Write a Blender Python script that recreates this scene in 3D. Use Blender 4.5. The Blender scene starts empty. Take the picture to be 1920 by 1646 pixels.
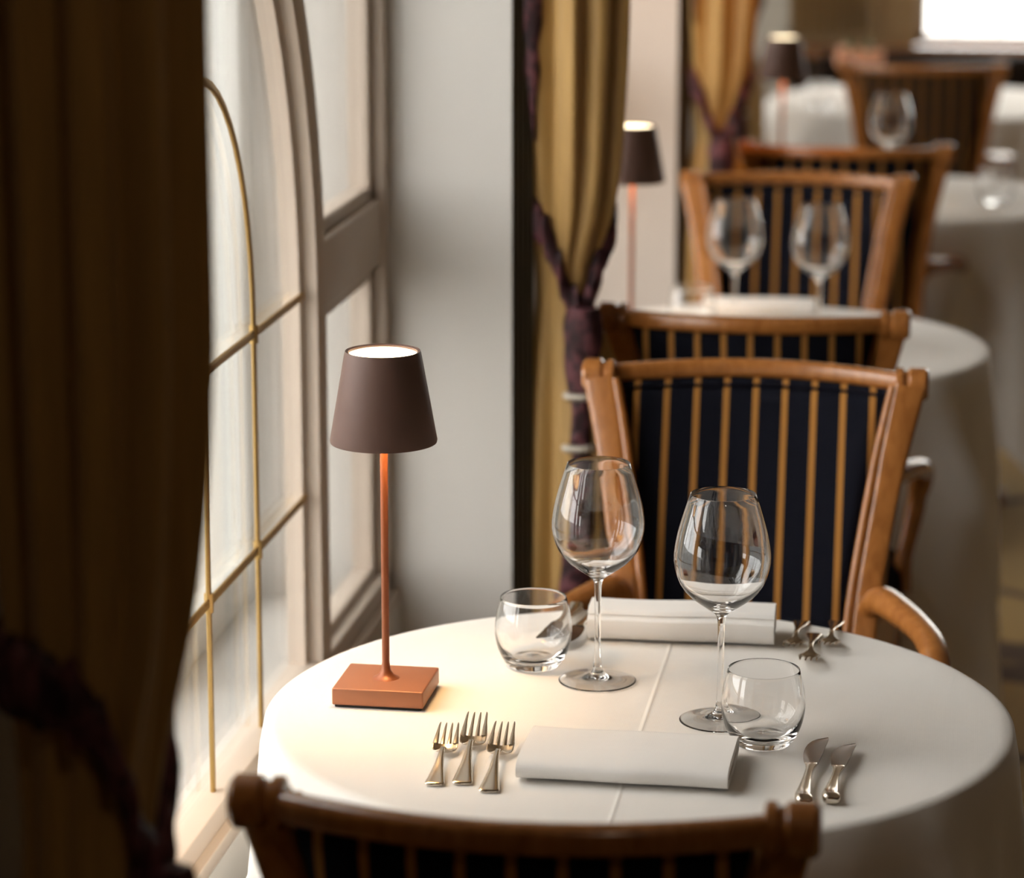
import bpy, bmesh, math, random
from mathutils import Vector, Matrix
random.seed(7)
PI = math.pi
C = bpy.context.scene.collection
scn = bpy.context.scene

# ------------------------------------------------------------------ camera
TH = math.atan(1241 / 5500.0)
PS = math.atan(855 / (5500.0 / math.cos(TH)))
cd = bpy.data.cameras.new('camera')
cd.sensor_width = 36.0
cd.lens = 5500.0 / 1920 * 36
cd.clip_start = 0.05; cd.clip_end = 200
cd.dof.use_dof = True
cd.dof.focus_distance = 3.03
cd.dof.aperture_fstop = 4.0
cam = bpy.data.objects.new('camera', cd); C.objects.link(cam)
cam.location = (0, 0, 1.714)
cam.rotation_euler = (PI / 2 - TH, 0, PS)
scn.camera = cam

# ------------------------------------------------------------------ world, light, exposure
w = bpy.data.worlds.new('world'); scn.world = w; w.use_nodes = True
bg = w.node_tree.nodes['Background']
bg.inputs[0].default_value = (1.0, 0.985, 0.945, 1)
bg.inputs[1].default_value = 5.2
scn.view_settings.view_transform = 'Standard'
scn.view_settings.look = 'None'
scn.view_settings.gamma = 1
scn.view_settings.exposure = 0.40
scn.view_settings.use_curve_mapping = False
cy = scn.cycles
cy.use_denoising = True
cy.max_bounces = 12; cy.diffuse_bounces = 4; cy.glossy_bounces = 6
cy.transmission_bounces = 12; cy.transparent_max_bounces = 16
cy.sample_clamp_indirect = 8.0
cy.caustics_reflective = True; cy.caustics_refractive = True
cy.blur_glossy = 0.3

def portal(loc, rot, sx, sy):
    l = bpy.data.lights.new('window_portal', 'AREA'); l.shape = 'RECTANGLE'
    l.size = sx; l.size_y = sy; l.cycles.is_portal = True
    o = bpy.data.objects.new('window_portal', l); C.objects.link(o)
    o.location = loc; o.rotation_euler = rot
# daylight comes in through the four window bays and the back window
BAYS = [(2.126, 4.10), (4.42, 6.08), (6.40, 8.50), (8.90, 10.9)]
for a, b in BAYS:
    portal((-1.12, (a + b) / 2, 1.42), (0, -PI / 2, 0), 1.8, b - a)
portal((1.32, 11.13, 1.70), (-PI / 2, 0, 0), 2.96, 1.92)

# ------------------------------------------------------------------ materials
def mat(name, base=(.8, .8, .8), rough=.5, metal=0.0, spec=.5, **kw):
    m = bpy.data.materials.new(name); m.use_nodes = True
    b = m.node_tree.nodes['Principled BSDF']
    b.inputs['Base Color'].default_value = (*base, 1)
    b.inputs['Roughness'].default_value = rough
    b.inputs['Metallic'].default_value = metal
    b.inputs['Specular IOR Level'].default_value = spec
    for k, v in kw.items():
        b.inputs[k.replace('_', ' ')].default_value = v
    return m
def N(m, t, **kw):
    n = m.node_tree.nodes.new(t)
    for k, v in kw.items():
        setattr(n, k, v)
    return n
def L(m, a, b): m.node_tree.links.new(a, b)
def P(m): return m.node_tree.nodes['Principled BSDF']
def noise_color(m, c1, c2, scale=(1, 1, 1), nscale=5, detail=6, lo=.3, hi=.7, dist=0.0):
    tc = N(m, 'ShaderNodeTexCoord'); mp = N(m, 'ShaderNodeMapping')
    mp.inputs['Scale'].default_value = scale
    no = N(m, 'ShaderNodeTexNoise'); no.inputs['Scale'].default_value = nscale
    no.inputs['Detail'].default_value = detail; no.inputs['Distortion'].default_value = dist
    cr = N(m, 'ShaderNodeValToRGB')
    cr.color_ramp.elements[0].position = lo; cr.color_ramp.elements[0].color = (*c1, 1)
    cr.color_ramp.elements[1].position = hi; cr.color_ramp.elements[1].color = (*c2, 1)
    L(m, tc.outputs['Object'], mp.inputs[0]); L(m, mp.outputs[0], no.inputs['Vector'])
    L(m, no.outputs['Fac'], cr.inputs[0]); L(m, cr.outputs[0], P(m).inputs['Base Color'])
    return tc, mp, no, cr
def bump(m, height, strength=.2, dist=.001):
    b = N(m, 'ShaderNodeBump'); b.inputs['Strength'].default_value = strength
    b.inputs['Distance'].default_value = dist
    L(m, height, b.inputs['Height']); L(m, b.outputs[0], P(m).inputs['Normal'])

M = {}
# honey coloured lacquered beech
m = M['wood'] = mat('honey_wood', rough=.26, spec=.55, Coat_Weight=.5, Coat_Roughness=.12)
t, mp, no, cr = noise_color(m, (.265, .092, .020), (.44, .17, .041), (3, 3, .9), 22, 8, .25, .75, 1.2)
bump(m, no.outputs['Fac'], .08, .0006)
# striped upholstery: near black navy with gold-brown stripes every 39 mm
m = M['stripe'] = mat('striped_navy_fabric', rough=.9, spec=.08)
tc = N(m, 'ShaderNodeTexCoord'); sx = N(m, 'ShaderNodeSeparateXYZ'); L(m, tc.outputs['Object'], sx.inputs[0])
d1 = N(m, 'ShaderNodeMath', operation='DIVIDE'); d1.inputs[1].default_value = .039; L(m, sx.outputs['X'], d1.inputs[0])
a1 = N(m, 'ShaderNodeMath', operation='ADD'); a1.inputs[1].default_value = 100.5; L(m, d1.outputs[0], a1.inputs[0])
f1 = N(m, 'ShaderNodeMath', operation='FRACT'); L(m, a1.outputs[0], f1.inputs[0])
s1 = N(m, 'ShaderNodeMath', operation='SUBTRACT'); s1.inputs[1].default_value = .5; L(m, f1.outputs[0], s1.inputs[0])
b1 = N(m, 'ShaderNodeMath', operation='ABSOLUTE'); L(m, s1.outputs[0], b1.inputs[0])
l1 = N(m, 'ShaderNodeMath', operation='LESS_THAN'); l1.inputs[1].default_value = .108; L(m, b1.outputs[0], l1.inputs[0])
mx = N(m, 'ShaderNodeMix', data_type='RGBA'); mx.inputs['A'].default_value = (.0055, .006, .0105, 1); mx.inputs['B'].default_value = (.34, .155, .038, 1)
L(m, l1.outputs[0], mx.inputs['Factor']); L(m, mx.outputs['Result'], P(m).inputs['Base Color'])
no = N(m, 'ShaderNodeTexNoise'); no.inputs['Scale'].default_value = 900; L(m, tc.outputs['Object'], no.inputs['Vector'])
bump(m, no.outputs['Fac'], .3, .0006)
M['piping'] = mat('dark_braid', (.006, .006, .010), .95, spec=.05)
# white damask linen
def linen(name, col, crease=None):
    m = mat(name, col, .78, spec=.25, Sheen_Weight=.12)
    tc = N(m, 'ShaderNodeTexCoord')
    wv = N(m, 'ShaderNodeTexWave', wave_type='BANDS', bands_direction='X'); wv.inputs['Scale'].default_value = 170; wv.inputs['Distortion'].default_value = 1.0
    wv2 = N(m, 'ShaderNodeTexWave', wave_type='BANDS', bands_direction='Y'); wv2.inputs['Scale'].default_value = 170; wv2.inputs['Distortion'].default_value = 1.0
    L(m, tc.outputs['Object'], wv.inputs['Vector']); L(m, tc.outputs['Object'], wv2.inputs['Vector'])
    ad = N(m, 'ShaderNodeMath', operation='ADD'); L(m, wv.outputs['Fac'], ad.inputs[0]); L(m, wv2.outputs['Fac'], ad.inputs[1])
    n2 = N(m, 'ShaderNodeTexNoise'); n2.inputs['Scale'].default_value = 7; n2.inputs['Detail'].default_value = 3; L(m, tc.outputs['Object'], n2.inputs['Vector'])
    b1 = N(m, 'ShaderNodeBump'); b1.inputs['Strength'].default_value = .12; b1.inputs['Distance'].default_value = .0003; L(m, ad.outputs[0], b1.inputs['Height'])
    b2 = N(m, 'ShaderNodeBump'); b2.inputs['Strength'].default_value = .25; b2.inputs['Distance'].default_value = .012; L(m, n2.outputs['Fac'], b2.inputs['Height'])
    L(m, b1.outputs[0], b2.inputs['Normal']); last = b2
    if crease is not None:      # ironed centre fold, a fine raised line
        sx = N(m, 'ShaderNodeSeparateXYZ'); L(m, tc.outputs['Object'], sx.inputs[0])
        q = N(m, 'ShaderNodeMath', operation='SUBTRACT'); q.inputs[1].default_value = crease; L(m, sx.outputs['X'], q.inputs[0])
        q2 = N(m, 'ShaderNodeMath', operation='MULTIPLY'); L(m, q.outputs[0], q2.inputs[0]); L(m, q.outputs[0], q2.inputs[1])
        q3 = N(m, 'ShaderNodeMath', operation='MULTIPLY'); q3.inputs[1].default_value = -1 / (.0022 ** 2); L(m, q2.outputs[0], q3.inputs[0])
        q4 = N(m, 'ShaderNodeMath', operation='EXPONENT'); L(m, q3.outputs[0], q4.inputs[0])
        b3 = N(m, 'ShaderNodeBump'); b3.inputs['Strength'].default_value = .5; b3.inputs['Distance'].default_value = .0012
        L(m, q4.outputs[0], b3.inputs['Height']); L(m, b2.outputs[0], b3.inputs['Normal']); last = b3
    L(m, last.outputs[0], P(m).inputs['Normal'])
    return m
M['cloth_folded'] = linen('white_table_linen_folded', (.79, .76, .715), .011)
M['cloth'] = linen('white_table_linen', (.79, .76, .715))
M['napkin'] = linen('white_napkin_linen', (.82, .795, .76))
# glass
def glass(name):
    m = bpy.data.materials.new(name); m.use_nodes = True
    nt = m.node_tree; nt.nodes.clear()
    o = nt.nodes.new('ShaderNodeOutputMaterial'); g = nt.nodes.new('ShaderNodeBsdfGlass')
    g.inputs['IOR'].default_value = 1.5; g.inputs['Roughness'].default_value = 0
    nt.links.new(g.outputs[0], o.inputs[0]); return m
M['glass'] = glass('crystal_glass')
def pane_mat(name, boost=1.0):
    m = bpy.data.materials.new(name); m.use_nodes = True
    nt = m.node_tree; nt.nodes.clear()
    o = nt.nodes.new('ShaderNodeOutputMaterial'); tr = nt.nodes.new('ShaderNodeBsdfTransparent')
    gl = nt.nodes.new('ShaderNodeBsdfGlossy'); gl.inputs['Roughness'].default_value = 0.0
    fr = nt.nodes.new('ShaderNodeFresnel')
    ge = nt.nodes.new('ShaderNodeNewGeometry'); mr = nt.nodes.new('ShaderNodeMapRange')   # same reflectance on both faces of the sheet
    mr.inputs['To Min'].default_value = 1.5; mr.inputs['To Max'].default_value = 1 / 1.5
    nt.links.new(ge.outputs['Backfacing'], mr.inputs['Value']); nt.links.new(mr.outputs[0], fr.inputs['IOR'])
    mx = nt.nodes.new('ShaderNodeMixShader')
    nt.links.new(fr.outputs[0], mx.inputs[0]); nt.links.new(tr.outputs[0], mx.inputs[1]); nt.links.new(gl.outputs[0], mx.inputs[2])
    nt.links.new(mx.outputs[0], o.inputs[0]); return m
M['pane'] = pane_mat('window_glass')
M['silver'] = mat('silver_cutlery', (.66, .59, .50), .17, 1.0)
M['silver_b'] = mat('brushed_blade', (.20, .165, .14), .22, 1.0)
M['copper'] = mat('rust_painted_metal', (.33, .135, .07), .45, .35, .5)
M['pole'] = mat('dark_rust_metal', (.25, .078, .030), .4, .3, .5)
M['white_inside'] = mat('white_lacquer', (.85, .80, .72), .5)
M['shade'] = mat('matt_brown_paint', (.135, .075, .058), .55, 0, .4)
M['rubber'] = mat('black_rubber', (.01, .01, .01), .7)
def emis(name, col, s):
    m = mat(name, (.9, .85, .75), .4)
    P(m).inputs['Emission Color'].default_value = (*col, 1); P(m).inputs['Emission Strength'].default_value = s
    return m
M['led'] = emis('lit_lamp_diffuser', (1.0, .80, .50), 3.6)
M['brass'] = mat('gold_glazing_bar', (.42, .275, .10), .42, .8)
# walls
m = M['plaster'] = mat('white_plaster', (.72, .705, .67), .75, spec=.2)
t, mp, no, cr = noise_color(m, (.64, .62, .585), (.68, .66, .62), (1, 1, 1), 3, 4)
m = M['frame'] = mat('cream_window_paint', (.56, .475, .395), .4, spec=.4)
M['frame_white'] = mat('white_window_paint', (.66, .655, .62), .45)
m = M['darkwall'] = mat('dark_panelling', rough=.5)
noise_color(m, (.055, .026, .012), (.095, .047, .022), (1, 1, .2), 9, 6)
m = M['ceiling'] = mat('warm_ceiling', (.46, .38, .30), .8)
m = M['ochre'] = mat('ochre_wall', (.52, .37, .21), .8)
m = M['stucco'] = mat('pale_stucco', rough=.9)
noise_color(m, (.24, .235, .21), (.30, .295, .265), (1, 1, .15), 2.2, 5)
m = M['paving'] = mat('pale_paving', rough=.9)
noise_color(m, (.22, .215, .20), (.29, .28, .265), (1, 1, 1), 1.5, 5)
m = M['trimstone'] = mat('grey_stone', (.20, .20, .17), .8)
# gold carpet with dark scrolls
m = M['carpet'] = mat('gold_patterned_carpet', rough=.95, spec=.1, Sheen_Weight=.2)
tc = N(m, 'ShaderNodeTexCoord'); vo = N(m, 'ShaderNodeTexVoronoi', feature='DISTANCE_TO_EDGE'); vo.inputs['Scale'].default_value = 2.2
nz = N(m, 'ShaderNodeTexNoise'); nz.inputs['Scale'].default_value = 3
mxv = N(m, 'ShaderNodeMix', data_type='RGBA'); mxv.inputs['Factor'].default_value = .25
L(m, tc.outputs['Object'], mxv.inputs['A']); L(m, tc.outputs['Object'], nz.inputs['Vector']); L(m, nz.outputs['Color'], mxv.inputs['B'])
L(m, mxv.outputs['Result'], vo.inputs['Vector'])
cr = N(m, 'ShaderNodeValToRGB'); cr.color_ramp.elements[0].position = .02; cr.color_ramp.elements[0].color = (.11, .06, .03, 1)
cr.color_ramp.elements[1].position = .06; cr.color_ramp.elements[1].color = (.50, .335, .12, 1)
L(m, vo.outputs['Distance'], cr.inputs[0]); L(m, cr.outputs[0], P(m).inputs['Base Color'])
# curtain fabrics
m = M['gold_fabric'] = mat('gold_satin_curtain', rough=.5, spec=.4, Sheen_Weight=.35, Sheen_Roughness=.4)
noise_color(m, (.36, .21, .062), (.45, .27, .082), (20, 20, 1), 8, 4)
m = M['dark_strip'] = mat('dark_olive_strip', (.075, .058, .032), .85)
m = M['purple'] = mat('aubergine_fringe', rough=.55, spec=.35)
t, mp, no, cr = noise_color(m, (.022, .006, .008), (.14, .045, .055), (1, 1, .7), 60, 5, .42, .62)
bump(m, no.outputs['Fac'], 1.0, .006)
M['bead'] = mat('silver_beads', (.55, .50, .42), .35, .6)
M['sheer'] = mat('cream_sheer', (.8, .77, .68), .9, 0, .1, Transmission_Weight=0)
m = M['sheer']
# thin translucent voile
tl = N(m, 'ShaderNodeBsdfTranslucent'); tl.inputs[0].default_value = (.80, .78, .70, 1)
tp = N(m, 'ShaderNodeBsdfTransparent'); ms = N(m, 'ShaderNodeMixShader'); ms.inputs[0].default_value = .5
L(m, tl.outputs[0], ms.inputs[1]); L(m, tp.outputs[0], ms.inputs[2])
L(m, ms.outputs[0], m.node_tree.nodes['Material Output'].inputs[0])
M['leather'] = mat('dark_brown_leather', (.016, .009, .006), .85, spec=.1)
M['petal'] = mat('peach_petals', (.85, .42, .25), .7, Subsurface_Weight=0.0)
M['leaf'] = mat('grey_green_leaf', (.16, .19, .10), .7)
M['ceramic'] = mat('white_ceramic', (.75, .72, .68), .3)

# ------------------------------------------------------------------ mesh helpers
def new(): return bmesh.new()
def box(bm, x0, x1, y0, y1, z0, z1, bev=0, mi=0):
    r = bmesh.ops.create_cube(bm, size=1)
    vs = r['verts']
    bmesh.ops.scale(bm, vec=(x1 - x0, y1 - y0, z1 - z0), verts=vs)
    bmesh.ops.translate(bm, vec=((x0 + x1) / 2, (y0 + y1) / 2, (z0 + z1) / 2), verts=vs)
    if bev:
        es = list({e for v in vs for e in v.link_edges})
        bmesh.ops.bevel(bm, geom=es, offset=bev, segments=3, affect='EDGES', profile=.5)
    return bm
def rings(bm, rs, closed=False, cap=True):
    """rs = list of rings (each a list of points), skinned one to the next."""
    V = [[bm.verts.new(p) for p in r] for r in rs]
    n = len(V[0]); k = len(V)
    for i in range(k if closed else k - 1):
        A, B = V[i], V[(i + 1) % k]
        for j in range(n):
            bm.faces.new((A[j], A[(j + 1) % n], B[(j + 1) % n], B[j]))
    if cap and not closed:
        bm.faces.new(V[0][::-1]); bm.faces.new(V[-1])
    return V
def lathe(bm, prof, seg=48, c=(0, 0, 0)):
    """prof = closed or open list of (r, z); r == 0 ends are poles."""
    V = []
    for r, z in prof:
        if r <= 1e-7: V.append([bm.verts.new((c[0], c[1], c[2] + z))])
        else: V.append([bm.verts.new((c[0] + r * math.cos(2 * PI * k / seg), c[1] + r * math.sin(2 * PI * k / seg), c[2] + z)) for k in range(seg)])
    for i in range(len(V) - 1):
        A, B = V[i], V[i + 1]
        for j in range(seg):
            q = (j + 1) % seg
            if len(A) == 1 and len(B) == 1: break
            if len(A) == 1: bm.faces.new((A[0], B[q], B[j]))
            elif len(B) == 1: bm.faces.new((A[j], A[q], B[0]))
            else: bm.faces.new((A[j], A[q], B[q], B[j]))
    return bm
def smooth_path(pts, sub=6):
    """Catmull-Rom through tuples of any length."""
    out = []
    P_ = [pts[0]] + list(pts) + [pts[-1]]
    for i in range(1, len(P_) - 2):
        p0, p1, p2, p3 = P_[i - 1:i + 3]
        for s in range(sub):
            t = s / sub
            out.append(tuple(.5 * (2 * b + (c - a) * t + (2 * a - 5 * b + 4 * c - d) * t * t + (3 * b - a - 3 * c + d) * t ** 3) for a, b, c, d in zip(p0, p1, p2, p3)))
    out.append(tuple(pts[-1])); return out
def sweep(bm, path, sec, up=(0, 0, 1), cap=True):
    """path: (x,y,z[,s1,s2]) points; sec: closed outline in (u,v); u along side, v along up-ish."""
    rs = []
    n = len(path)
    for i, p in enumerate(path):
        a = Vector(path[max(i - 1, 0)][:3]); b = Vector(path[min(i + 1, n - 1)][:3])
        t = (b - a).normalized(); u_ = Vector(up)
        s = t.cross(u_)
        if s.length < 1e-4: s = Vector((1, 0, 0))
        s.normalize(); v = s.cross(t).normalized()
        k1 = p[3] if len(p) > 3 else 1; k2 = p[4] if len(p) > 4 else k1
        rs.append([Vector(p[:3]) + s * (q[0] * k1) + v * (q[1] * k2) for q in sec])
    rings(bm, rs, cap=cap)
def circ(r, n=12, r2=None): return [(r * math.cos(2 * PI * k / n), (r2 or r) * math.sin(2 * PI * k / n)) for k in range(n)]
def rrect(w_, h_, r, n=4):
    out = []
    for cx, cy_, a0 in ((w_ / 2 - r, h_ / 2 - r, 0), (-w_ / 2 + r, h_ / 2 - r, PI / 2), (-w_ / 2 + r, -h_ / 2 + r, PI), (w_ / 2 - r, -h_ / 2 + r, 1.5 * PI)):
        for k in range(n + 1):
            a = a0 + PI / 2 * k / n; out.append((cx + r * math.cos(a), cy_ + r * math.sin(a)))
    return out
def obj(name, bm, m, parent=None, smooth=True, ang=40):
    bmesh.ops.recalc_face_normals(bm, faces=bm.faces)
    me = bpy.data.meshes.new(name); bm.to_mesh(me); bm.free()
    for x in (m if isinstance(m, list) else [m]): me.materials.append(x)
    if smooth:
        for p in me.polygons: p.use_smooth = True
        me.set_sharp_from_angle(angle=math.radians(ang))
    o = bpy.data.objects.new(name, me); C.objects.link(o)
    if parent: o.parent = parent
    return o
def tag(o, label, cat, group=None):
    o['label'] = label; o['category'] = cat
    if group: o['group'] = group
    return o
def thing(name, label, cat, loc=(0, 0, 0), rz=0, group=None):
    o = bpy.data.objects.new(name, None); C.objects.link(o); o.empty_display_size = .05
    o.location = loc; o.rotation_euler = (0, 0, rz)
    return tag(o, label, cat, group)
def struct(o): o['kind'] = 'structure'; return o
def dup(root, loc, rz, label, group=None):
    r = root.copy(); C.objects.link(r); r.location = loc; r.rotation_euler = (0, 0, rz)
    r['label'] = label
    if group: r['group'] = group
    for ch in list(root.children):
        c = ch.copy(); C.objects.link(c); c.parent = r
        for g in ch.children:
            d = g.copy(); C.objects.link(d); d.parent = c
    return r

# ================================================================== THE SETTING
XG = -.80          # inner glazing plane
XP = -.622         # room face of the piers
ZS, ZT = .53, 2.32
bm = new(); box(bm, -1.1, 5.2, -2.5, 11.1, -.06, 0); struct(obj('floor', bm, M['carpet'], smooth=False))
bm = new(); box(bm, -1.1, 5.2, -2.5, 11.1, 2.9, 3.0); struct(obj('ceiling', bm, M['ceiling'], smooth=False))
bm = new()
box(bm, -1.1, -.788, -2.5, 11.1, 0, ZS)
box(bm, -1.1, -.78, -2.5, 11.1, ZT, 2.9)
box(bm, -1.1, XP, 1.985, 2.126, ZS, ZT); box(bm, -1.1, -.775, -2.5, 1.985, ZS, ZT)
for (a, b), (c, d) in zip(BAYS[:-1], BAYS[1:]): box(bm, -1.1, XP if b < 6 else (-.575 if b < 8 else -.74), b, c, 0.0, 2.9)
box(bm, -1.1, XP, 10.9, 11.1, ZS, ZT)
struct(obj('wall_left', bm, M['plaster'], smooth=False))
bm = new(); box(bm, 5.0, 5.2, -2.5, 11.1, 0, 2.9); struct(obj('wall_right', bm, M['darkwall'], smooth=False))
bm = new(); box(bm, -1.1, 5.2, -2.7, -2.5, 0, 2.9); struct(obj('wall_front', bm, M['darkwall'], smooth=False))
# back wall, dark below the sill, ochre above, with one wide window
bm = new(); box(bm, -.622, 5.0, 11.0, 11.12, 0, .70); struct(obj('wall_back', bm, M['darkwall'], smooth=False))
bm = new(); box(bm, -.622, -.16, 11.0, 11.12, .70, 2.9); box(bm, 2.80, 5.0, 11.0, 11.12, .70, 2.9); box(bm, -.16, 2.80, 11.0, 11.12, 2.65, 2.9)
struct(obj('wall_back', bm, M['ochre'], smooth=False))
bm = new(); box(bm, -.62, 5.0, 10.95, 11.01, .70, .745, .008); struct(obj('trim_1', bm, M['wood']))

def side_window(idx, y0, y1):
    """box window: arched inner casement with gilt bars, side lights with a rail, plain outer sash"""
    yc = (y0 + y1) / 2
    def arch(a, b, n=28):
        pts = [(yc - a, ZS), (yc - a, .8)]
        for k in range(n + 1):
            t = PI - PI * k / n
            pts.append((yc + a * math.cos(t), 1.05 + b * math.sin(t)))
        return pts + [(yc + a, .8), (yc + a, ZS)]
    bm = new()
    XF, XB = -.800, -.845
    # arched member: inner edge, flat face, sloping outer edge
    A, A1, B = arch(.498, .618), arch(.512, .633), arch(.557, .680)
    rs = [[(XB, a[0], a[1]), (XF - .022, a[0], a[1]), (XF - .019, a1[0], a1[1]), (XF - .002, a1[0], a1[1]), (XF, a1[0] + (b[0] - a1[0]) * .06, a1[1] + (b[1] - a1[1]) * .06), (XF, b[0], b[1]), (XB, b[0], b[1])] for a, a1, b in zip(A, A1, B)]
    rings(bm, rs)
    box(bm, XB, XF, y0, y0 + .035, ZS, ZT, .003); box(bm, XB, XF, y1 - .030, y1, ZS, ZT, .003)
    box(bm, XB, XF, y0, y1, ZT - .06, ZT, .003)
    box(bm, XB, XF, y0, y1, ZS + .019, ZS + .047, .002)
    box(bm, XB, XF + .012, y0, y1, ZS, ZS + .019, .002)
    for s in (-1, 1):
        ya, yb = sorted((yc + s * .550, (y1 - .03) if s > 0 else (y0 + .03)))
        box(bm, XB, XF - .006, ya, yb, 1.035, 1.128, .004)
        for za, zb in ((ZS + .03, ZS + .06), (1.015, 1.035), (1.128, 1.148)):
            box(bm, XB - .004, XF - .018, ya, yb, za, zb, .003)
        e = yb if s > 0 else ya
        box(bm, XB - .004, XF - .018, min(e, e - s * .02), max(e, e - s * .02), ZS, ZT, .003)
    f = struct(obj('window_%d' % idx, bm, M['frame']))
    bm = new(); box(bm, -.834, -.828, y0 + .03, y1 - .03, ZS + .03, ZT - .05)
    obj('pane', bm, M['pane'], f, smooth=False)
    # gilt bars on the glazing
    bm = new()
    xb = -.8195
    g_ = .238
    A = [(yc - g_, ZS + .03), (yc - g_, .8), (yc - g_, 1.07)] + [(yc + g_ * math.cos(PI - PI * k / 24), 1.08 + .31 * math.sin(PI - PI * k / 24)) for k in range(1, 24)] + [(yc + g_, 1.07), (yc + g_, .8), (yc + g_, ZS + .03)]
    sec = rrect(.0105, .005, .002, 3)
    sweep(bm, [(xb, p[0], p[1]) for p in A], sec, up=(1, 0, 0))
    sweep(bm, [(xb, yc, ZS + .03), (xb, yc, 1.0), (xb, yc, 1.39)], sec, up=(1, 0, 0))
    for z in (.8015, 1.067):
        sweep(bm, [(xb, yc - .505, z), (xb, yc, z), (xb, yc + .505, z)], sec, up=(1, 0, 0))
        for dy in (-g_, 0, g_):
            lathe(bm, [(0, -.011), (.0056, -.011), (.0056, .011), (0, .011)], 10, (xb, yc + dy, z))
    obj('glazing_bars', bm, M['brass'], f)
    # outer sash
    bm = new()
    for ya, yb in ((y0, y0 + .06), (yc - .58, yc - .52), (yc + .52, yc + .58), (y1 - .06, y1)):
        box(bm, -1.04, -1.0, ya, yb, ZS, ZT, .004)
    for za, zb in ((ZS, ZS + .06), (ZT - .06, ZT)):
        box(bm, -1.035, -1.005, y0, y1, za, zb, .004)
    g = obj('outer_sash', bm, M['frame_white'], f)
    bm = new(); box(bm, -1.022, -1.018, y0 + .05, y1 - .05, ZS + .05, ZT - .05)
    obj('outer_pane', bm, M['pane'], f, smooth=False)
for i, (a, b) in enumerate(BAYS): side_window(i + 1, a, b)
# back window
bm = new()
for x0, x1 in ((-.16, -.12), (.8, .84), (1.76, 1.80), (2.76, 2.80)): box(bm, x0, x1, 11.03, 11.1, .745, 2.65, .004)
box(bm, -.16, 2.80, 11.03, 11.1, .745, .785, .004); box(bm, -.16, 2.80, 11.03, 11.1, 2.61, 2.65, .004)
f = struct(obj('window_5', bm, M['frame']))
bm = new(); box(bm, -.14, 2.78, 11.06, 11.064, .76, 2.64); obj('pane', bm, M['pane'], f, smooth=False)

# outside: paving and the stuccoed wing that closes the view along the windows
bm = new(); box(bm, -40, -1.1, -20, 60, -.5, -.35); struct(obj('ground', bm, M['paving'], smooth=False))
bm = new()
box(bm, -14, -1.5, 7.2, 9.2, -.35, 7.5)
for k in range(9): box(bm, -2.05 - 1.15 * k, -1.75 - 1.15 * k, 7.12, 7.2, -.35, 7.5)
bw = obj('wall_outside', bm, M['stucco'], smooth=False)
bm = new()
for k in range(8): box(bm, -2.75 - 1.15 * k, -2.2 - 1.15 * k, 7.17, 7.21, .55, 2.5)
obj('wing_windows', bm, M['trimstone'], bw, smooth=False); struct(bw)

# ================================================================== CHAIR
def arc_y(z):      # side profile of the back (forward = +y), top edge at y = 0
    tb = [(.42, .115), (.5, .108), (.6, .092), (.7, .070), (.8, .042), (.88, .018), (.95, 0.0)]
    for (z0, a), (z1, b) in zip(tb, tb[1:]):
        if z <= z1: return a + (b - a) * (max(z, z0) - z0) / (z1 - z0)
    return 0.0
def post_x(z):
    tb = [(0, .165), (.42, .150), (.55, .150), (.64, .155), (.70, .162), (.77, .172), (.845, .184), (.90, .195), (.95, .206)]
    for (z0, a), (z1, b) in zip(tb, tb[1:]):
        if z <= z1: return a + (b - a) * (z - z0) / (z1 - z0)
    return tb[-1][1]
BOW = .062
def bow(x): return -BOW * (1 - (x / .206) ** 2)

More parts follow.
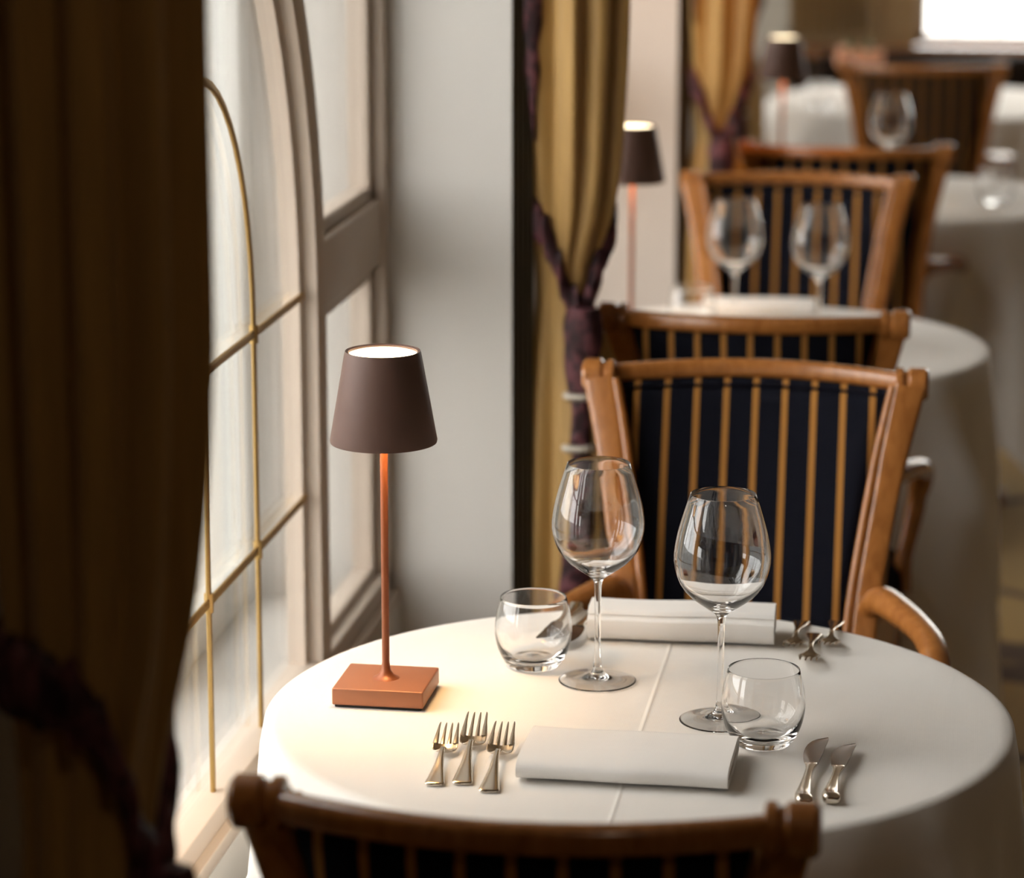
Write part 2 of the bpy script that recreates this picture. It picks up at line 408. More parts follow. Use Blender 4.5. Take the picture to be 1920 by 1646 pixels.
def make_chair(name, label, loc, rz):
    t = thing(name, label, 'chair', loc, rz, 'striped armchairs at the window tables')
    W_ = M['wood']
    for s in (-1, 1):
        # back post: outer moulding and inner bead, scrolled back at the top
        bm = new()
        zs = [.44, .5, .55, .6, .65, .7, .75, .8, .84, .88, .91, .935]
        path = [(s * (post_x(z) + .0018), arc_y(z), z, 1 + .25 * max(0, (z - .80) / .135), 1) for z in zs]
        sweep(bm, smooth_path(path, 3), rrect(.034, .030, .0055), up=(0, 1, 0))
        path = [(s * (post_x(z) - .0205), arc_y(z) + .003, z) for z in zs]
        sweep(bm, smooth_path(path, 3), rrect(.012, .026, .005), up=(0, 1, 0))
        # scroll: short roll with two rings, axis along x
        x0 = s * .191
        for (dx, r, wd) in ((0, .0212, .0055), (.0078, .0172, .004), (.0235, .0218, .0140)):
            c = x0 + s * dx
            rr = [[(c + s * e * wd, -.006 + q * math.cos(a), .937 + q * math.sin(a)) for a in [2 * PI * k / 24 for k in range(24)]]
                  for e, q in ((-1, r * .82), (-.7, r), (.7, r), (1, r * .8))]
            rings(bm, rr)
        obj('back_post', bm, W_, t)
        # arm
        bm = new()
        ar = [(s * .160, .085, .655, .9), (s * .176, .105, .672, 1.15), (s * .200, .150, .672, 1.1), (s * .228, .215, .668, 1.0), (s * .245, .270, .660, 1.0), (s * .250, .315, .640, 1.05),
              (s * .245, .338, .605, 1.0), (s * .235, .332, .55, .85), (s * .225, .322, .50, .8), (s * .222, .318, .445, .9)]
        sweep(bm, smooth_path(ar, 5), circ(.0185, 14, .0165), up=(.01, .02, 1))
        obj('arm', bm, W_, t)
        # legs
        bm = new(); sweep(bm, smooth_path([(s * .165, .02, 0.001, .8), (s * .158, .07, .15, .9), (s * .152, .105, .3, 1), (s * .150, .115, .45, 1.1)], 4), rrect(.034, .036, .008), up=(0, 1, 0)); obj('leg', bm, W_, t)
        bm = new(); lathe(bm, [(0, 0), (.012, 0), (.014, .02), (.013, .03), (.018, .2), (.022, .34), (.024, .36), (.019, .37), (.024, .385), (.024, .44), (0, .44)], 20, (s * .200, .415, .001)); obj('leg', bm, W_, t)
    # seat frame
    bm = new()
    pl = [(-.165, .09), (-.225, .25), (-.220, .42), (-.12, .445), (.12, .445), (.220, .42), (.225, .25), (.165, .09)]
    pr = []
    n = len(pl)
    for i in range(n):
        a, b = pl[i], pl[(i + 1) % n]
        for k in range(4): pr.append((a[0] + (b[0] - a[0]) * k / 4, a[1] + (b[1] - a[1]) * k / 4))
    rings(bm, [[(x, y, .385) for x, y in pr], [(x, y, .44) for x, y in pr]]); obj('seat_rail', bm, W_, t)
    bm = new()
    cx, cy_ = 0, .27
    lv = [(.97, .441), (1.0, .455), (.99, .475), (.94, .490), (.8, .500), (.5, .506), (.2, .508)]
    rings(bm, [[(cx + (x - cx) * k, cy_ + (y - cy_) * k, z) for x, y in pr] for k, z in lv]); obj('seat', bm, M['stripe'], t)
    # top rail
    bm = new()
    xs = [-.195 + .39 * k / 26 for k in range(27)]
    sweep(bm, [(x, bow(x) - .004, .9375 + .003 * (1 - (x / .195) ** 2)) for x in xs], rrect(.022, .025, .0095, 4), up=(0, 0, 1))
    obj('top_rail', bm, W_, t)
    bm = new()
    xs = [-.145 + .29 * k / 14 for k in range(15)]
    sweep(bm, [(x, arc_y(.54) + bow(x) * .8 , .54) for x in xs], rrect(.028, .03, .008, 3), up=(0, 0, 1))
    obj('lower_rail', bm, W_, t)
    # upholstered back panel
    bm = new()
    nz_, nx_ = 22, 24
    F_, B_ = [], []
    for i in range(nz_ + 1):
        z = .552 + (.928 - .552) * i / nz_
        hw = post_x(z) - .022
        rf, rb = [], []
        for j in range(nx_ + 1):
            u = -1 + 2 * j / nx_
            x = u * hw
            e = min(1, (1 - abs(u)) / .12, i / nz_ / .06 + .0, (1 - i / nz_) / .06)
            e = math.sqrt(max(0, 1 - (1 - e) ** 2))
            yb = arc_y(z) + bow(x) * (.75 + .25 * (z - .55) / .37)
            rf.append((x, yb + .002 + .013 * e, z)); rb.append((x, yb - .006 - .006 * e, z))
        F_.append(rf); B_.append(rb)
    VF = [[bm.verts.new(p) for p in r] for r in F_]; VB = [[bm.verts.new(p) for p in r] for r in B_]
    for i in range(nz_):
        for j in range(nx_):
            bm.faces.new((VF[i][j], VF[i][j + 1], VF[i + 1][j + 1], VF[i + 1][j])); bm.faces.new((VB[i][j + 1], VB[i][j], VB[i + 1][j], VB[i + 1][j + 1]))
        bm.faces.new((VF[i][0], VF[i + 1][0], VB[i + 1][0], VB[i][0])); bm.faces.new((VF[i + 1][-1], VF[i][-1], VB[i][-1], VB[i + 1][-1]))
    for j in range(nx_):
        bm.faces.new((VF[0][j + 1], VF[0][j], VB[0][j], VB[0][j + 1])); bm.faces.new((VF[-1][j], VF[-1][j + 1], VB[-1][j + 1], VB[-1][j]))
    bk = obj('backrest', bm, M['stripe'], t, ang=60)
    # braid round the panel
    bm = new()
    pth = []
    zz = [.556 + (.918 - .556) * k / 16 for k in range(17)]
    for z in zz: pth.append((-(post_x(z) - .025), arc_y(z) + bow(post_x(z) - .025) * .9 + .008, z))
    for k in range(1, 20):
        x = -(post_x(.918) - .025) * (1 - 2 * k / 20); pth.append((x, arc_y(.918) + bow(x) + .010, .921))
    for z in zz[::-1]: pth.append(((post_x(z) - .025), arc_y(z) + bow(post_x(z) - .025) * .9 + .008, z))
    sweep(bm, pth, circ(.0022, 8), up=(0, 1, 0)); obj('piping', bm, M['piping'], bk)
    return t
CH = 'striped armchairs at the window tables'
ch = make_chair('armchair', 'wooden armchair seen from behind at the bottom edge, nearest to the viewer', (-.312, 2.115, 0), 0)
dup(ch, (-.253, 3.802, 0), PI, 'navy and gold striped armchair facing us across the front table')
dup(ch, (-.285, 4.245, 0), 0, 'wooden armchair seen from behind, directly behind the front table\'s striped chair')
dup(ch, (-.305, 5.735, 0), PI, 'striped armchair facing us behind two blurred wine glasses on second table')
dup(ch, (-.231, 6.262, 0), 0, 'wooden armchair seen from behind, standing back to back with the second table\'s striped chair')
dup(ch, (-.095, 8.12, 0), 0, 'farthest wooden armchair, its back to us beyond the lone wine glass')

# ================================================================== TABLES AND CLOTHS
def table(label, cx, cy_, R):
    t = thing('round_table', label, 'table', (cx, cy_, 0), 0)
    bm = new(); lathe(bm, [(0, .715), (R - .012, .715), (R - .006, .72), (R - .006, .738), (R - .010, .744), (0, .744)], 64); obj('tabletop', bm, M['wood'], t)
    bm = new(); lathe(bm, [(0, .03), (.04, .03), (.03, .1), (.035, .3), (.05, .36), (.03, .42), (.035, .68), (.09, .714), (0, .714)], 24); obj('pedestal', bm, M['wood'], t)
    bm = new()
    for k in range(4):
        a = k * PI / 2
        sweep(bm, [(.02 * math.cos(a), .02 * math.sin(a), .09), (.12 * math.cos(a), .12 * math.sin(a), .06), (.24 * math.cos(a), .24 * math.sin(a), .02)], rrect(.04, .036, .008))
    obj('foot', bm, M['wood'], t)
def cloth(label, cx, cy_, R, half, seed, crease=None, wall=None):
    rnd = random.Random(seed)
    bm = new()
    NA = 288
    ph = [rnd.uniform(0, 6.28) for _ in range(6)]
    top_r = [0, .03, .07, .11, .15, .19, .23, .27, .31, .34, R - .03, R - .012]
    V = []
    def zc(x, y):
        z = .0005 * math.sin(9 * x + ph[0]) * math.sin(7 * y + ph[1])
        return z
    for i in range(NA):
        a = 2 * PI * i / NA
        ca, sa = math.cos(a), math.sin(a)
        dmax = half / max(abs(ca), abs(sa))
        # rounded corner tips
        dmax = min(dmax, half * 1.26)
        corner = (dmax - half) / (half * .26)
        row = []
        for r in top_r[1:]:
            x, y = r * ca, r * sa
            row.append((x, y, .7465 + zc(x, y)))
        S = dmax - R
        K = 16
        row.append((R * ca - .004 * ca, R * sa - .004 * sa, .7460))
        row.append(((R + .0015) * ca, (R + .0015) * sa, .7425))
        for k in range(1, K + 1):
            s = S * k / K
            f = min(1, s / .18)
            amp = f * (.007 + .026 * corner) * (1 + .7 * s)
            rip = math.sin(a * 13 + ph[2] + .8 * math.sin(3 * a + ph[3])) + .5 * math.sin(a * 23 + ph[4])
            cor = math.exp(-((((a / (PI / 2)) % 1) - .5) / .085) ** 2)
            rr = R + .004 + .035 * s + amp * (rip + 1.2) * .8 + .085 * cor * f * (.4 + s)
            x, y = rr * ca, rr * sa
            if wall is not None: x = max(x, wall - cx + .004 + .002 * rip)
            row.append((x, y, max(.7425 - s * .985, .012)))
        V.append(row)
    c0 = bm.verts.new((0, 0, .7465 + zc(0, 0)))
    VV = [[bm.verts.new(p) for p in r] for r in V]
    for i in range(NA):
        A, B = VV[i], VV[(i + 1) % NA]
        bm.faces.new((c0, A[0], B[0]))
        for j in range(len(A) - 1): bm.faces.new((A[j], A[j + 1], B[j + 1], B[j]))
    o = obj('tablecloth', bm, M['cloth_folded' if crease is not None else 'cloth'], ang=80)
    o.location = (cx, cy_, 0)
    md = o.modifiers.new('thickness', 'SOLIDIFY'); md.thickness = .0012; md.offset = 1
    tag(o, label, 'tablecloth')
    return o
TX, TY = -.314, 2.959
table('front round pedestal table under the sharp white cloth with the lamp', TX, TY, .393)
cloth('sharp white linen cloth on the front table, under both folded napkins', TX, TY, .393, .80, 3, -.303, -.782)
table('second round table under the blurred cloth, behind the striped chair', -.325, 5.05, .393)
cloth('blurred white cloth on second table, its edge to the right of the striped chair', -.325, 5.05, .393, .80, 5, -.31, -.782)
table('third round table under the cloth at the right edge of the picture', -.10, 6.95, .40)
cloth('blurred white cloth on third table at right edge, above the second cloth', -.10, 6.95, .40, .80, 8)
table('farthest table under the white cloth, near the back wall', -.08, 9.08, .50)
cloth('farthest white cloth, both sides of the last chair back', -.08, 9.08, .50, .86, 11)
ZC = .7478   # cloth surface

# ================================================================== LAMPS
def make_lamp(label, x, y, rz=0, power=1.0):
    t = thing('table_lamp', label, 'lamp', (x, y, ZC), rz, 'cordless table lamps, one on each table')
    bm = new(); box(bm, -.0495, .0495, -.0465, .0465, .003, .0215, .0018); obj('base', bm, M['copper'], t)
    bm = new(); box(bm, -.047, .047, -.044, .044, 0, .0035, .001); obj('foot_pad', bm, M['rubber'], t)
    bm = new(); lathe(bm, [(0, .0212), (.0155, .0212), (.0125, .0225), (.0085, .0250), (.0052, .0300), (.0040, .040), (.0041, .30), (.0042, .352), (0, .352)], 32); obj('pole', bm, M['pole'], t)
    bm = new()
    # shade: hollow frustum, bottom r .0565, top r .039
    lathe(bm, [(.0545, .283), (.0563, .2815), (.0568, .284), (.0405, .377), (.0395, .3795), (.0365, .3785), (.0362, .376), (.0375, .372), (.0545, .283)], 72)
    sh = obj('lamp_shade', bm, M['shade'], t, ang=50)
    bm = new(); lathe(bm, [(.0535, .2845), (.0543, .2842), (.0385, .366), (.0375, .366), (.0535, .2845)], 72); obj('shade_lining', bm, M['white_inside'], sh)
    bm = new(); lathe(bm, [(0, .3715), (.0372, .3715), (.0366, .376), (.032, .3775), (.003, .3775), (.0022, .379), (0, .379)], 48); obj('diffuser', bm, M['led'], t)
    bm = new(); lathe(bm, [(0, .352), (.030, .352), (.033, .356), (.033, .371), (0, .371)], 40); obj('light_source', bm, M['led2'], t)
    l = bpy.data.lights.new('lamp_light', 'AREA'); l.shape = 'DISK'; l.size = .084; l.color = (1.0, .62, .28); l.energy = .95 * power
    lo = bpy.data.objects.new('lamp_light', l); C.objects.link(lo); lo.parent = t; lo.location = (0, 0, .338)
    return t
M['led2'] = emis('lit_lamp_underside', (1.0, .60, .25), 2.0)
make_lamp('sharp brown table lamp with rust square base on the front table', -.587, 2.967, math.radians(-.6))
make_lamp('blurred brown table lamp beside the gold curtain, on the second table', -.553, 5.04, .2)
make_lamp('farthest lit table lamp, its disc glowing near the top of the picture', -.402, 6.85, .1)

# ================================================================== GLASSES
def make_wine(label, x, y):
    o_ = [(.003, .0050), (.010, .0042), (.020, .0027), (.030, .0014), (.038, .0007), (.0405, .0005), (.0420, .0007), (.0426, .0011), (.0424, .0016), (.0413, .0019), (.037, .0023), (.030, .0029), (.021, .0043), (.013, .0068), (.0080, .0100), (.0052, .015), (.0038, .024), (.0033, .045), (.0034, .08), (.0038, .104), (.0047, .113), (.0085, .1182),
          (.0165, .1238), (.0325, .1355), (.0437, .1495), (.0492, .1660), (.0503, .1810), (.0466, .2036), (.0400, .2265), (.0341, .2450)]
    inn = [(.0334, .2450), (.0393, .2265), (.0459, .2036), (.0496, .1810), (.0485, .1663), (.0430, .1503), (.0314, .1375), (.0155, .1275), (.006, .1250), (0, .1247)]
    pr = [(0, .0051)] + smooth_path(o_, 2) + [(.03375, .2453)] + smooth_path(inn, 2)
    bm = new(); lathe(bm, pr, 72)
    o = obj('wine_glass', bm, M['glass'], ang=35); o.location = (x, y, ZC)
    return tag(o, label, 'wine glass', 'empty stemmed wine glasses')
def make_tumbler(label, x, y):
    o_ = [(.024, .0004), (.0270, .0012), (.0330, .008), (.0395, .022), (.0428, .038), (.0425, .052), (.0402, .066), (.0368, .0805)]
    inn = [(.0360, .0805), (.0394, .066), (.0416, .052), (.0418, .039), (.0378, .024), (.030, .0135), (.018, .0098), (.007, .0105), (0, .0108)]
    pr = [(0, .0022), (.008, .0020), (.018, .0006)] + smooth_path(o_, 3) + [(.0364, .0809)] + smooth_path(inn, 3)
    bm = new(); lathe(bm, pr, 72)
    o = obj('tumbler', bm, M['glass'], ang=40); o.location = (x, y, ZC)
    return tag(o, label, 'tumbler', 'empty rounded water tumblers')
g1 = make_wine('left one of the two sharp wine glasses, nearer the table lamp', -.369, 3.057)
def again(src, x, y, label):
    o = src.copy(); C.objects.link(o); o.location = (x, y, ZC); o['label'] = label; return o
again(g1, -.225, 2.938, 'sharp wine glass standing behind the right tumbler, nearer to the viewer')
t1 = make_tumbler('tumbler left of the far napkin, two knives seen through it', -.446, 3.100)
again(t1, -.1755, 2.868, 'tumbler at the right end of the near napkin')
again(g1, -.377, 5.100, 'left of two blurred wine glasses before the second striped chair')
again(g1, -.226, 5.055, 'right of two blurred wine glasses before the second striped chair')
again(g1, -.152, 6.915, 'lone blurred wine glass before the farthest chair back')
again(t1, .095, 6.86, 'blurred tumbler on the third table at the right picture edge')
again(t1, -.40, 8.78, 'very blurred tumbler on the farthest table, left of the last chair')
again(t1, -.455, 5.14, 'blurred tumbler on second table beside the lamp\'s pole')

# ================================================================== NAPKINS
def napkin(label, x, y, rz, length, depth, height, turns=3, th=.0030, lean=0.0, roundness=1.0, notch=0.0):
    # flattened spiral of cloth extruded along x: real layers show at the ends
    path = []
    n = 34
    tot = turns * n
    for k in range(tot + 1):
        a = -PI / 2 + 2 * PI * k / n
        q = k / tot
        sh = 1 - .80 * (1 - q)
        ry = depth / 2 * (1 - .10 * (1 - q) * turns / 2)
        rz_ = height / 2 * sh
        c_, s_ = math.cos(a), math.sin(a)
        ex = .55 * roundness
        py, pz = ry * math.copysign(abs(c_) ** ex, c_), height / 2 + rz_ * math.copysign(abs(s_) ** (.8), s_)
        if notch and k > tot - n:
            g_ = math.exp(-((((a % (2 * PI)) - .80 * PI) / .16) ** 2)); py += notch * g_ * .9; pz -= notch * g_ * .35
        path.append((py, pz))
    def off(i, d):
        a = path[max(i - 1, 0)]; b = path[min(i + 1, len(path) - 1)]
        tx, ty = b[0] - a[0], b[1] - a[1]; l = math.hypot(tx, ty) or 1
        return (path[i][0] - ty / l * d, path[i][1] + tx / l * d)
    outl = [off(i, -th / 2) for i in range(len(path))] + [off(i, th / 2) for i in range(len(path) - 1, -1, -1)]
    bm = new()
    m_ = len(path)
    secs = 24
    rs = []
    for k in range(secs + 1):
        u = k / secs - .5
        rs.append([(u * length + .0015 * math.sin(9 * v + 3 * u), v + lean * u + .0008 * math.sin(11 * u + v * 30), max(z, .0006) * (1 + .02 * math.sin(6 * u))) for v, z in outl])
    V = [[bm.verts.new(p) for p in r] for r in rs]
    nn = len(outl)
    for i in range(secs):
        for j in range(nn):
            bm.faces.new((V[i][j], V[i][(j + 1) % nn], V[i + 1][(j + 1) % nn], V[i + 1][j]))
    for R_ in (V[0], V[-1]):
        for j in range(m_ - 1): bm.faces.new((R_[j], R_[j + 1], R_[nn - 2 - j], R_[nn - 1 - j]))
    o = obj('napkin', bm, M['napkin'], ang=50); o.location = (x, y, ZC + .0015); o.rotation_euler = (0, 0, rz)
    return tag(o, label, 'napkin')
napkin('large folded white napkin at the near place, between forks and knives', -.302, 2.772, math.radians(-.9), .206, .128, .024, 3, .0028)
napkin('rolled white napkin at the far place, behind the wine glasses', -.293, 3.240, math.radians(1.5), .210, .078, .038, 3, .0030, roundness=1.0, notch=.010)
napkin('blurred rolled napkin on second table, behind a chair\'s top rail', -.345, 5.30, 0, .20, .075, .036, 3, .0030, roundness=1.4)

# ================================================================== CUTLERY
def strip(bm, st, n=10):
    """st: (y, z, half width, half thickness[, x, dish]) along the piece; lens shaped section"""
    rs = []
    for s in st:
        y, z, hw, ht = s[:4]; x = s[4] if len(s) > 4 else 0; dish = s[5] if len(s) > 5 else 0
        r = []
        for k in range(2 * n):
            a = 2 * PI * k / (2 * n)
            c_, s_ = math.cos(a), math.sin(a)
            u = math.copysign(abs(c_) ** .75, c_)
            r.append((x + hw * u, y, z + ht * math.copysign(abs(s_) ** .6, s_) + dish * u * u))
        rs.append(r)
    rings(bm, rs)
def fork_mesh():
    bm = new()
    st = [(0, .0028, .0070, .0010), (.0012, .0030, .0095, .0015), (.005, .0034, .0108, .0018), (.015, .0042, .0098, .0018), (.035, .0062, .0078, .0018), (.055, .0090, .0056, .0019), (.080, .0130, .0038, .0022),
          (.100, .0150, .0031, .0022), (.115, .0142, .0031, .0020), (.120, .0105, .0046, .0016, 0, .0002), (.124, .0066, .0088, .0011, 0, .0012), (.128, .0048, .0122, .0009, 0, .0024), (.134, .0050, .0138, .0008, 0, .0030), (.140, .0064, .0141, .0008, 0, .0032), (.147, .0084, .0141, .0008, 0, .0030)]
    strip(bm, smooth_path([s + (0,) * (6 - len(s)) for s in st], 3))
    for k in range(4):
        u = (k - 1.5) / 1.5
        x0 = u * .0112; x1 = u * .0098
        wt = 1.25 if abs(u) > .9 else 1.0
        st = [(.145, .0078, .0026 * wt, .0008), (.160, .0120, .0021 * wt, .0008), (.180, .0165, .0016, .0008), (.196, .0195, .0011, .0006), (.203, .0205, .0004, .0003)]
        strip(bm, smooth_path([(y, z + .0030 * u * u * (1 - i / 5), w_, h_, x0 + (x1 - x0) * i / 4, 0) for i, (y, z, w_, h_) in enumerate(st)], 3), 5)
    return bm
def knife_parts():
    hb = new()
    st = [(0, .0058, .0050, .0030, 0), (.003, .0060, .0080, .0050, -.0008), (.009, .0062, .0088, .0056, -.0018), (.018, .0060, .0081, .0046, -.0030), (.035, .0062, .0064, .0036, -.0030), (.060, .0068, .0047, .0032, -.0022), (.078, .0076, .0042, .0031, -.0014), (.092, .0083, .0046, .0028, -.0006), (.102, .0088, .0060, .0022, 0), (.1065, .0088, .0068, .0016, 0)]
    strip(hb, smooth_path([q + (0,) for q in st], 3))
    bb = new()
    # blade outline: straight spine on the right (+x), bellied edge on the left
    tbl = [(0, -.0068), (.10, -.0082), (.25, -.0093), (.45, -.0096), (.62, -.0086), (.76, -.0064), (.88, -.0028), (.96, .0020), (1.0, .0085)]
    tbr = [(0, .0068), (.35, .0096), (.7, .0118), (.95, .0134), (1.0, .0128)]
    def lin(tb, u):
        for (u0, a_), (u1, b_) in zip(tb, tb[1:]):
            if u <= u1 + 1e-9: return a_ + (b_ - a_) * (u - u0) / (u1 - u0)
    L_ = [(lin(tbl, k / 24), .1055 + .0815 * k / 24) for k in range(25)]
    Rr = [(lin(tbr, k / 24), .1055 + .0815 * k / 24) for k in range(25)]
    Lz = [(x, y) for x, y in L_]
    rs = [[(a[0], a[1], .0088), ((a[0] + b[0]) / 2, a[1], .0098), (b[0], b[1], .0102), (b[0], b[1], .0086), ((a[0] + b[0]) / 2, a[1], .0080)] for a, b in zip(Lz, Rr)]
    rings(bb, rs)
    return hb, bb
fork0 = obj('fork', fork_mesh(), M['silver'], ang=50)
def place(o, hx, hy, tx, ty, z=ZC):
    o.location = (hx, hy, z); o.rotation_euler = (0, 0, math.atan2(-(tx - hx), ty - hy))
tag(fork0, 'leftmost of three silver forks beside the near napkin', 'fork', 'silver forks on the front table')
place(fork0, -.485, 2.689, -.497, 2.8645); fork0.scale = (.92, .74, .82)
def fork(hx, hy, tx, ty, label, k=1.0):
    o = fork0.copy(); C.objects.link(o); o['label'] = label; place(o, hx, hy, tx, ty); o.scale = (.97 if k > .8 else .9, k, .86 if k > .8 else .7); return o
fork(-.4586, 2.696, -.4738, 2.9005, 'middle fork of the near three, set slightly farther back', .885)
fork(-.4291, 2.677, -.4402, 2.873, 'fork right next to the near napkin\'s left end', .845)
fork(-.160, 3.318, -.1647, 3.150, 'blurred fork nearest the far napkin\'s right end, tines towards us', .72)
fork(-.1435, 3.270, -.1423, 3.096, 'blurred fork meeting the right tumbler\'s rim, middle of the far three', .74)
fork(-.1195, 3.324, -.1256, 3.162, 'rightmost of the three blurred forks by the table\'s far edge', .69)
def knife(label, hx, hy, tx, ty):
    k = thing('butter_knife', label, 'knife', (hx, hy, ZC), math.atan2(-(tx - hx), ty - hy), 'silver butter knives on the front table')
    return k
kn = knife('left one of two butter knives to the right of the near napkin', -.1222, 2.683, -.1214, 2.868)
hb, bb = knife_parts(); obj('handle', hb, M['silver'], kn, ang=50); obj('blade', bb, M['silver_b'], kn, ang=30)
def knife2(label, hx, hy, tx, ty, k=1):
    o = dup(kn, (hx, hy, ZC), math.atan2(-(tx - hx), ty - hy), label); o.scale = (1, k, 1); return o
knife2('outer right butter knife, farthest from the near napkin', -.0965, 2.693, -.0930, 2.8523, .87)
knife2('dark knife seen through the left tumbler, left of the far pair', -.428, 3.335, -.440, 3.165, .9)
knife2('knife between the left tumbler and the far napkin', -.405, 3.330, -.418, 3.160, .9)

# ================================================================== CURTAINS
def curtain(label, cx, cy_, prof, tie, mats=('gold_fabric',), n=13, seed=1, trim=True, rz=0, knot=1.62):
    """closed pleated column; prof = (z, x centre offset, half width x, half width y); tie = z of the waist"""
    rnd = random.Random(seed)
    t = thing('curtain', label, 'curtain', (cx, cy_, 0), rz, 'tied-back gold curtains between the windows')
    NA = 208
    ph = [rnd.uniform(0, 6.28) for _ in range(6)]
    def radius(a, z, hx, hy, xo, grow=0.0):
        squeeze = 1 - .72 * math.exp(-((z - tie) / .16) ** 2)
        pl = math.cos(n * a + .9 * math.sin(2 * a + ph[0]) + .5 * math.sin(z * 1.3 + ph[1])) + .35 * math.cos(2 * n * a + ph[2] + z * .8)
        k = 1 + .17 * squeeze * pl + grow
        return (xo + hx * k * math.cos(a), hy * k * math.sin(a))
    zs = smooth_path([p for p in prof], 8)
    bm = new(); rs = []
    for z, xo, hx, hy in zs:
        rs.append([(*radius(2 * PI * j / NA, z, hx, hy, xo), z) for j in range(NA)])
    rings(bm, rs)
    obj('drape', bm, M[mats[0]], t, ang=80)
    # tieback: wide fringed band, low at the front, high at both sides
    def at_z(z):
        for a, b in zip(zs, zs[1:]):
            if (a[0] - z) * (b[0] - z) <= 0 and a[0] != b[0]:
                f = (z - a[0]) / (b[0] - a[0]); return tuple(p + (q - p) * f for p, q in zip(a, b))
        return zs[0]
    bm = new(); path = []
    for k in range(61):
        a = 2 * PI * k / 60
        dz = .145 * abs(math.cos((a + PI / 2 - .35) / 2)) ** 1.3 * 0 + .15 * (1 - math.exp(-((((a - knot * PI + PI) % (2 * PI)) - PI) / .9) ** 2))
        z = tie - .03 + dz
        _, xo, hx, hy = at_z(z)
        x, y = (xo + (hx * 1.04 + .004) * math.cos(a), (hy * 1.04 + .004) * math.sin(a))
        path.append((x, y, z))
    sec = [(.010 * math.cos(q) , .028 * math.sin(q)) for q in [2 * PI * j / 14 for j in range(14)]]
    rs = []
    for i, p in enumerate(path[:-1]):
        a = 2 * PI * i / 60
        rad = Vector((math.cos(a), math.sin(a), 0))
        wob = 1 + .18 * math.sin(i * 1.7) + .12 * math.sin(i * 3.1)
        rs.append([Vector(p) + rad * (q[0] * wob) + Vector((0, 0, q[1] * wob)) for q in sec])
    rings(bm, rs, closed=True)
    tb = obj('tieback', bm, M['purple'], t)
    # tassel tail with two beaded collars
    a = knot * PI
    _, xo, hx, hy = at_z(tie - .03)
    kx, ky = xo + (hx + .012) * math.cos(a), (hy + .012) * math.sin(a)
    bm = new(); prf = []
    L_ = [(0, 1.0), (.03, 1.25), (.08, 1.05), (.125, .72), (.135, .62), (.20, .78), (.205, .62), (.26, .95), (.42, 1.15), (.46, .9)]
    rs = []
    for d, k in smooth_path(L_, 4):
        rs.append([(kx + .022 * k * (1 + .14 * math.sin(5 * q + d * 30)) * math.cos(q) - .03 * d, ky - .012 + .012 * k * math.sin(q), tie - .02 - d) for q in [2 * PI * j / 20 for j in range(20)]])
    rings(bm, rs); ta = obj('tassel', bm, M['purple'], t)
    for d in (.128, .205):
        bm = new()
        for j in range(14):
            q = 2 * PI * j / 14
            bmesh.ops.create_uvsphere(bm, u_segments=8, v_segments=6, radius=.0062, matrix=Matrix.Translation((kx + .0195 * math.cos(q) - .03 * d, ky - .012 + .013 * math.sin(q), tie - .02 - d)))
        obj('bead_collar', bm, M['bead'], ta)
    if trim:
        # fringed trim along the leading edge, tapering to a point above the tieback
        bm = new(); rs = []
        for k in range(40):
            z = 2.5 - (2.5 - tie - .22) * k / 39
            _, xo, hx, hy = at_z(z)
            wd = .013 * min(1, (z - tie - .215) / .16) + .001
            aa = 1.27 * PI
            x, y = radius(aa, z, hx, hy, xo, .0)
            x = xo + (hx * 1.12) * math.cos(aa); y = (hy * 1.12) * math.sin(aa)
            wob = 1 + .3 * math.sin(k * 2.3)
            rs.append([(x + wd * wob * math.cos(q), y - .004 + .006 * math.sin(q), z) for q in [2 * PI * j / 10 for j in range(10)]])
        rings(bm, rs); obj('fringe_trim', bm, M['purple'], t)
    return t
prof_c = [(.012, 0, .082, .062), (.45, -.002, .074, .060), (.75, -.001, .068, .056), (.88, -.001, .062, .050), (.96, -.009, .044, .042), (1.02, -.010, .044, .042), (1.12, -.002, .060, .050), (1.27, .0, .067, .058), (1.45, .0, .071, .060), (1.9, 0, .072, .062), (2.6, 0, .072, .062)]
c2 = curtain('gold curtain with purple tieback between the pale window recess and blurred lamp', -.545, 4.172, prof_c, .99, n=8, seed=4, knot=1.70)
c1 = curtain('dark out-of-focus curtain filling the left side, close to the viewer', -.578, 1.90, [(.012, -.02, .082, .062), (.45, -.02, .074, .060), (.75, -.018, .066, .056), (.86, -.016, .060, .050), (.96, -.014, .046, .044), (1.04, -.010, .050, .046), (1.15, -.002, .062, .052), (1.30, .003, .070, .058), (1.5, .004, .072, .060), (2.6, .004, .073, .062)], .99, n=9, seed=9, trim=False, knot=1.95)
c3 = curtain('orange-lit gold curtain right of the blurred lamp, behind second table', -.492, 6.135, prof_c, 1.0, n=8, seed=14)
c4 = curtain('farthest gold curtain beside the farthest lamp\'s glowing disc', -.635, 8.66, prof_c, .98, n=8, seed=21)
# straight dark olive strips at the left edge of two curtains
for cur, x0, x1, dy in ((c2, -.076, -.050, -.068), (c3, -.082, -.058, -.05)):
    bm = new()
    rs = []
    for k in range(13):
        u = k / 12; x = x0 + (x1 - x0) * u
        rs.append([(x, dy + .02 * u + .004 * math.sin(k * 2.1), .02), (x, dy + .02 * u + .004 * math.sin(k * 2.1), 2.6), (x, dy + .02 * u + .006 + .004 * math.sin(k * 2.1), 2.6), (x, dy + .02 * u + .006 + .004 * math.sin(k * 2.1), .02)])
    rings(bm, rs); obj('dark_strip', bm, M['dark_strip'], cur)

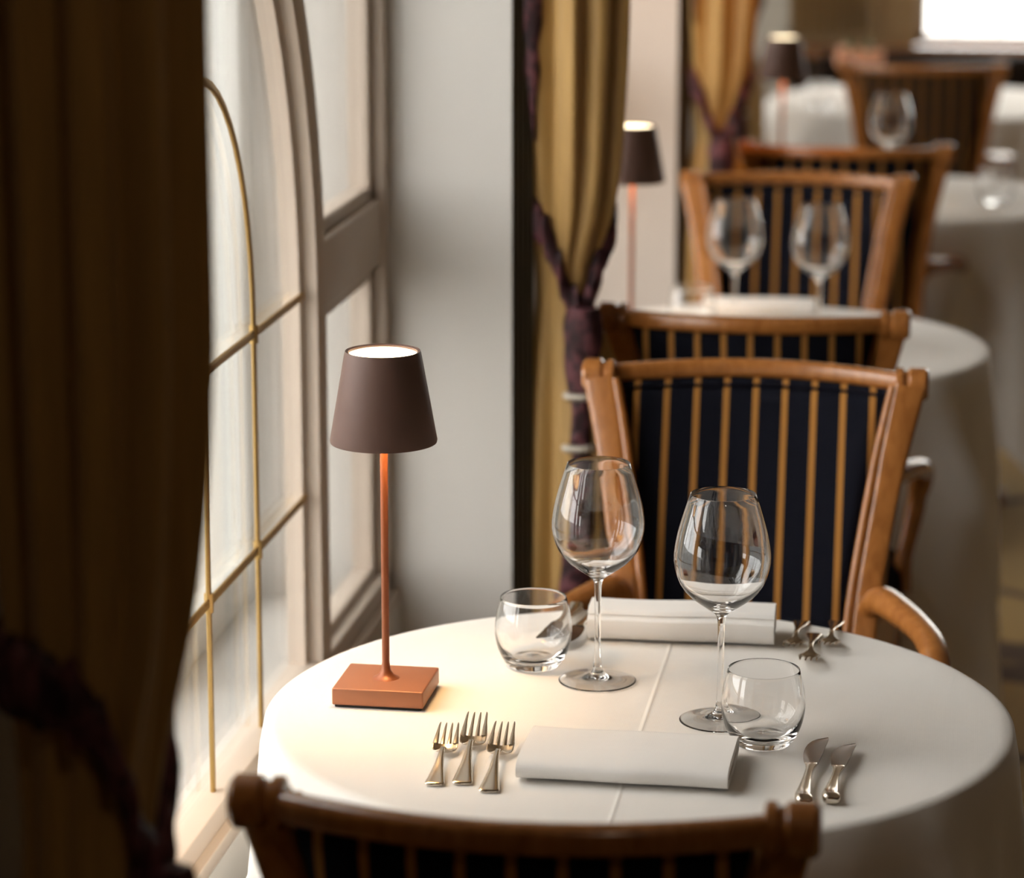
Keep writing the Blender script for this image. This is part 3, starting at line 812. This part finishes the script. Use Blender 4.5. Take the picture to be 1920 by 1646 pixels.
# ================================================================== FAR END OF THE ROOM
bn = thing('banquette', 'long dark leather bench along the back wall under the bright window', 'bench', (1.6, 10.6, 0))
bm = new(); box(bm, -2.1, 3.0, -.35, .15, .25, .45, .04); obj('seat', bm, M['leather'], bn)
bm = new(); box(bm, -2.1, 3.0, .12, .30, .30, .735, .03); obj('backrest', bm, M['leather'], bn)
bm = new(); box(bm, -2.05, 2.95, -.30, .25, .0, .25); obj('base', bm, M['darkwall'], bn, smooth=False)
# net curtain on the back window
bm = new()
rs = []
xs = [-.12 + 2.96 * k / 210 for k in range(211)]
V = [[bm.verts.new((x, 10.93 + .018 * math.sin(x * 38), z)) for z in (.80, 1.3, 2.7)] for x in xs]
for a, b in zip(V, V[1:]):
    for j in range(2): bm.faces.new((a[j], b[j], b[j + 1], a[j + 1]))
tag(obj('net_curtain', bm, M['sheer']), 'bright cream net curtain over the back window, top right corner', 'curtain')
# heavy drape left of that window
bm = new()
V = []
for k in range(81):
    x = -.60 + .28 * k / 80
    V.append([bm.verts.new((x, 10.90 + .03 * math.sin(x * 120), z)) for z in (.80, 1.6, 2.6)])
for a, b in zip(V, V[1:]):
    for j in range(2): bm.faces.new((a[j], b[j], b[j + 1], a[j + 1]))
o = obj('wall_drape', bm, M['gold_fabric'], ang=80); md = o.modifiers.new('t', 'SOLIDIFY'); md.thickness = .004
tag(o, 'brown-gold drape on the back wall, right of the farthest lamp', 'curtain')
# posy on the farthest table
pv = thing('flower_vase', 'small vase of peach flowers on the farthest table, left over the last chair', 'vase', (-.305, 9.16, ZC))
bm = new(); lathe(bm, [(0, 0), (.022, 0), (.030, .02), (.030, .05), (.018, .075), (.021, .085), (.017, .085), (.014, .074), (.024, .05), (.022, .01), (0, .006)], 24); obj('vase', bm, M['ceramic'], pv)
rn = random.Random(2)
for k in range(8):
    bm = new()
    cx_, cy_, cz_ = rn.uniform(-.05, .05), rn.uniform(-.04, .04), .125 + rn.uniform(-.025, .025)
    for ring_ in range(3):
        for j in range(6):
            a = j * PI / 3 + ring_ * .5
            mtx = Matrix.Translation((cx_ + .012 * (ring_ * .5 + .3) * math.cos(a), cy_ + .012 * (ring_ * .5 + .3) * math.sin(a), cz_ - .004 * ring_)) @ Matrix.Rotation(a, 4, 'Z') @ Matrix.Rotation(.9 - .25 * ring_, 4, 'Y') @ Matrix.Diagonal((.35, 1, 1, 1))
            bmesh.ops.create_uvsphere(bm, u_segments=8, v_segments=6, radius=.021, matrix=mtx)
    obj('blossom', bm, M['petal'], pv)
for k in range(6):
    bm = new(); a = k * 1.05; dx, dy = math.cos(a), math.sin(a)
    sweep(bm, smooth_path([(0, 0, .08, .3), (.03 * dx, .03 * dy, .13, 1), (.055 * dx, .055 * dy, .165, .9), (.07 * dx, .07 * dy, .18, .1)], 3), [(.010, 0), (0, .0015), (-.010, 0), (0, -.0015)])
    obj('leaf', bm, M['leaf'], pv)
# unseen warm spots, added to light the third curtain and brighten the near one
def add_fill_spot(label, x, y, e, tgt, cone=20, col=(1, .45, .14)):
    t = thing('added_spot', label, 'lamp', (x, y, 2.9))
    bm = new(); lathe(bm, [(.035, -.012), (.05, -.012), (.055, 0), (.035, 0), (.035, -.012)], 28); obj('rim', bm, M['brass'], t)
    bm = new(); lathe(bm, [(0, -.004), (.034, -.004), (.034, -.001), (0, -.001)], 24); obj('lens', bm, M['led'], t)
    l = bpy.data.lights.new('spot_light', 'SPOT'); l.energy = e; l.color = col; l.spot_size = math.radians(cone); l.spot_blend = .6; l.shadow_soft_size = .04
    o = bpy.data.objects.new('spot_light', l); C.objects.link(o); o.parent = t; o.location = (0, 0, -.03)
    d = Vector(tgt) - Vector((x, y, 2.87)); o.rotation_euler = d.to_track_quat('-Z', 'Y').to_euler()
add_fill_spot('unseen warm spot added to light the third curtain orange', -.05, 5.2, 80, (-.49, 6.13, 1.1))
add_fill_spot('unseen warm spot added to brighten the left curtain and nearest chair', .35, .55, 6.5, (-.4, 2.0, 1.0), 70, (1, .74, .52))
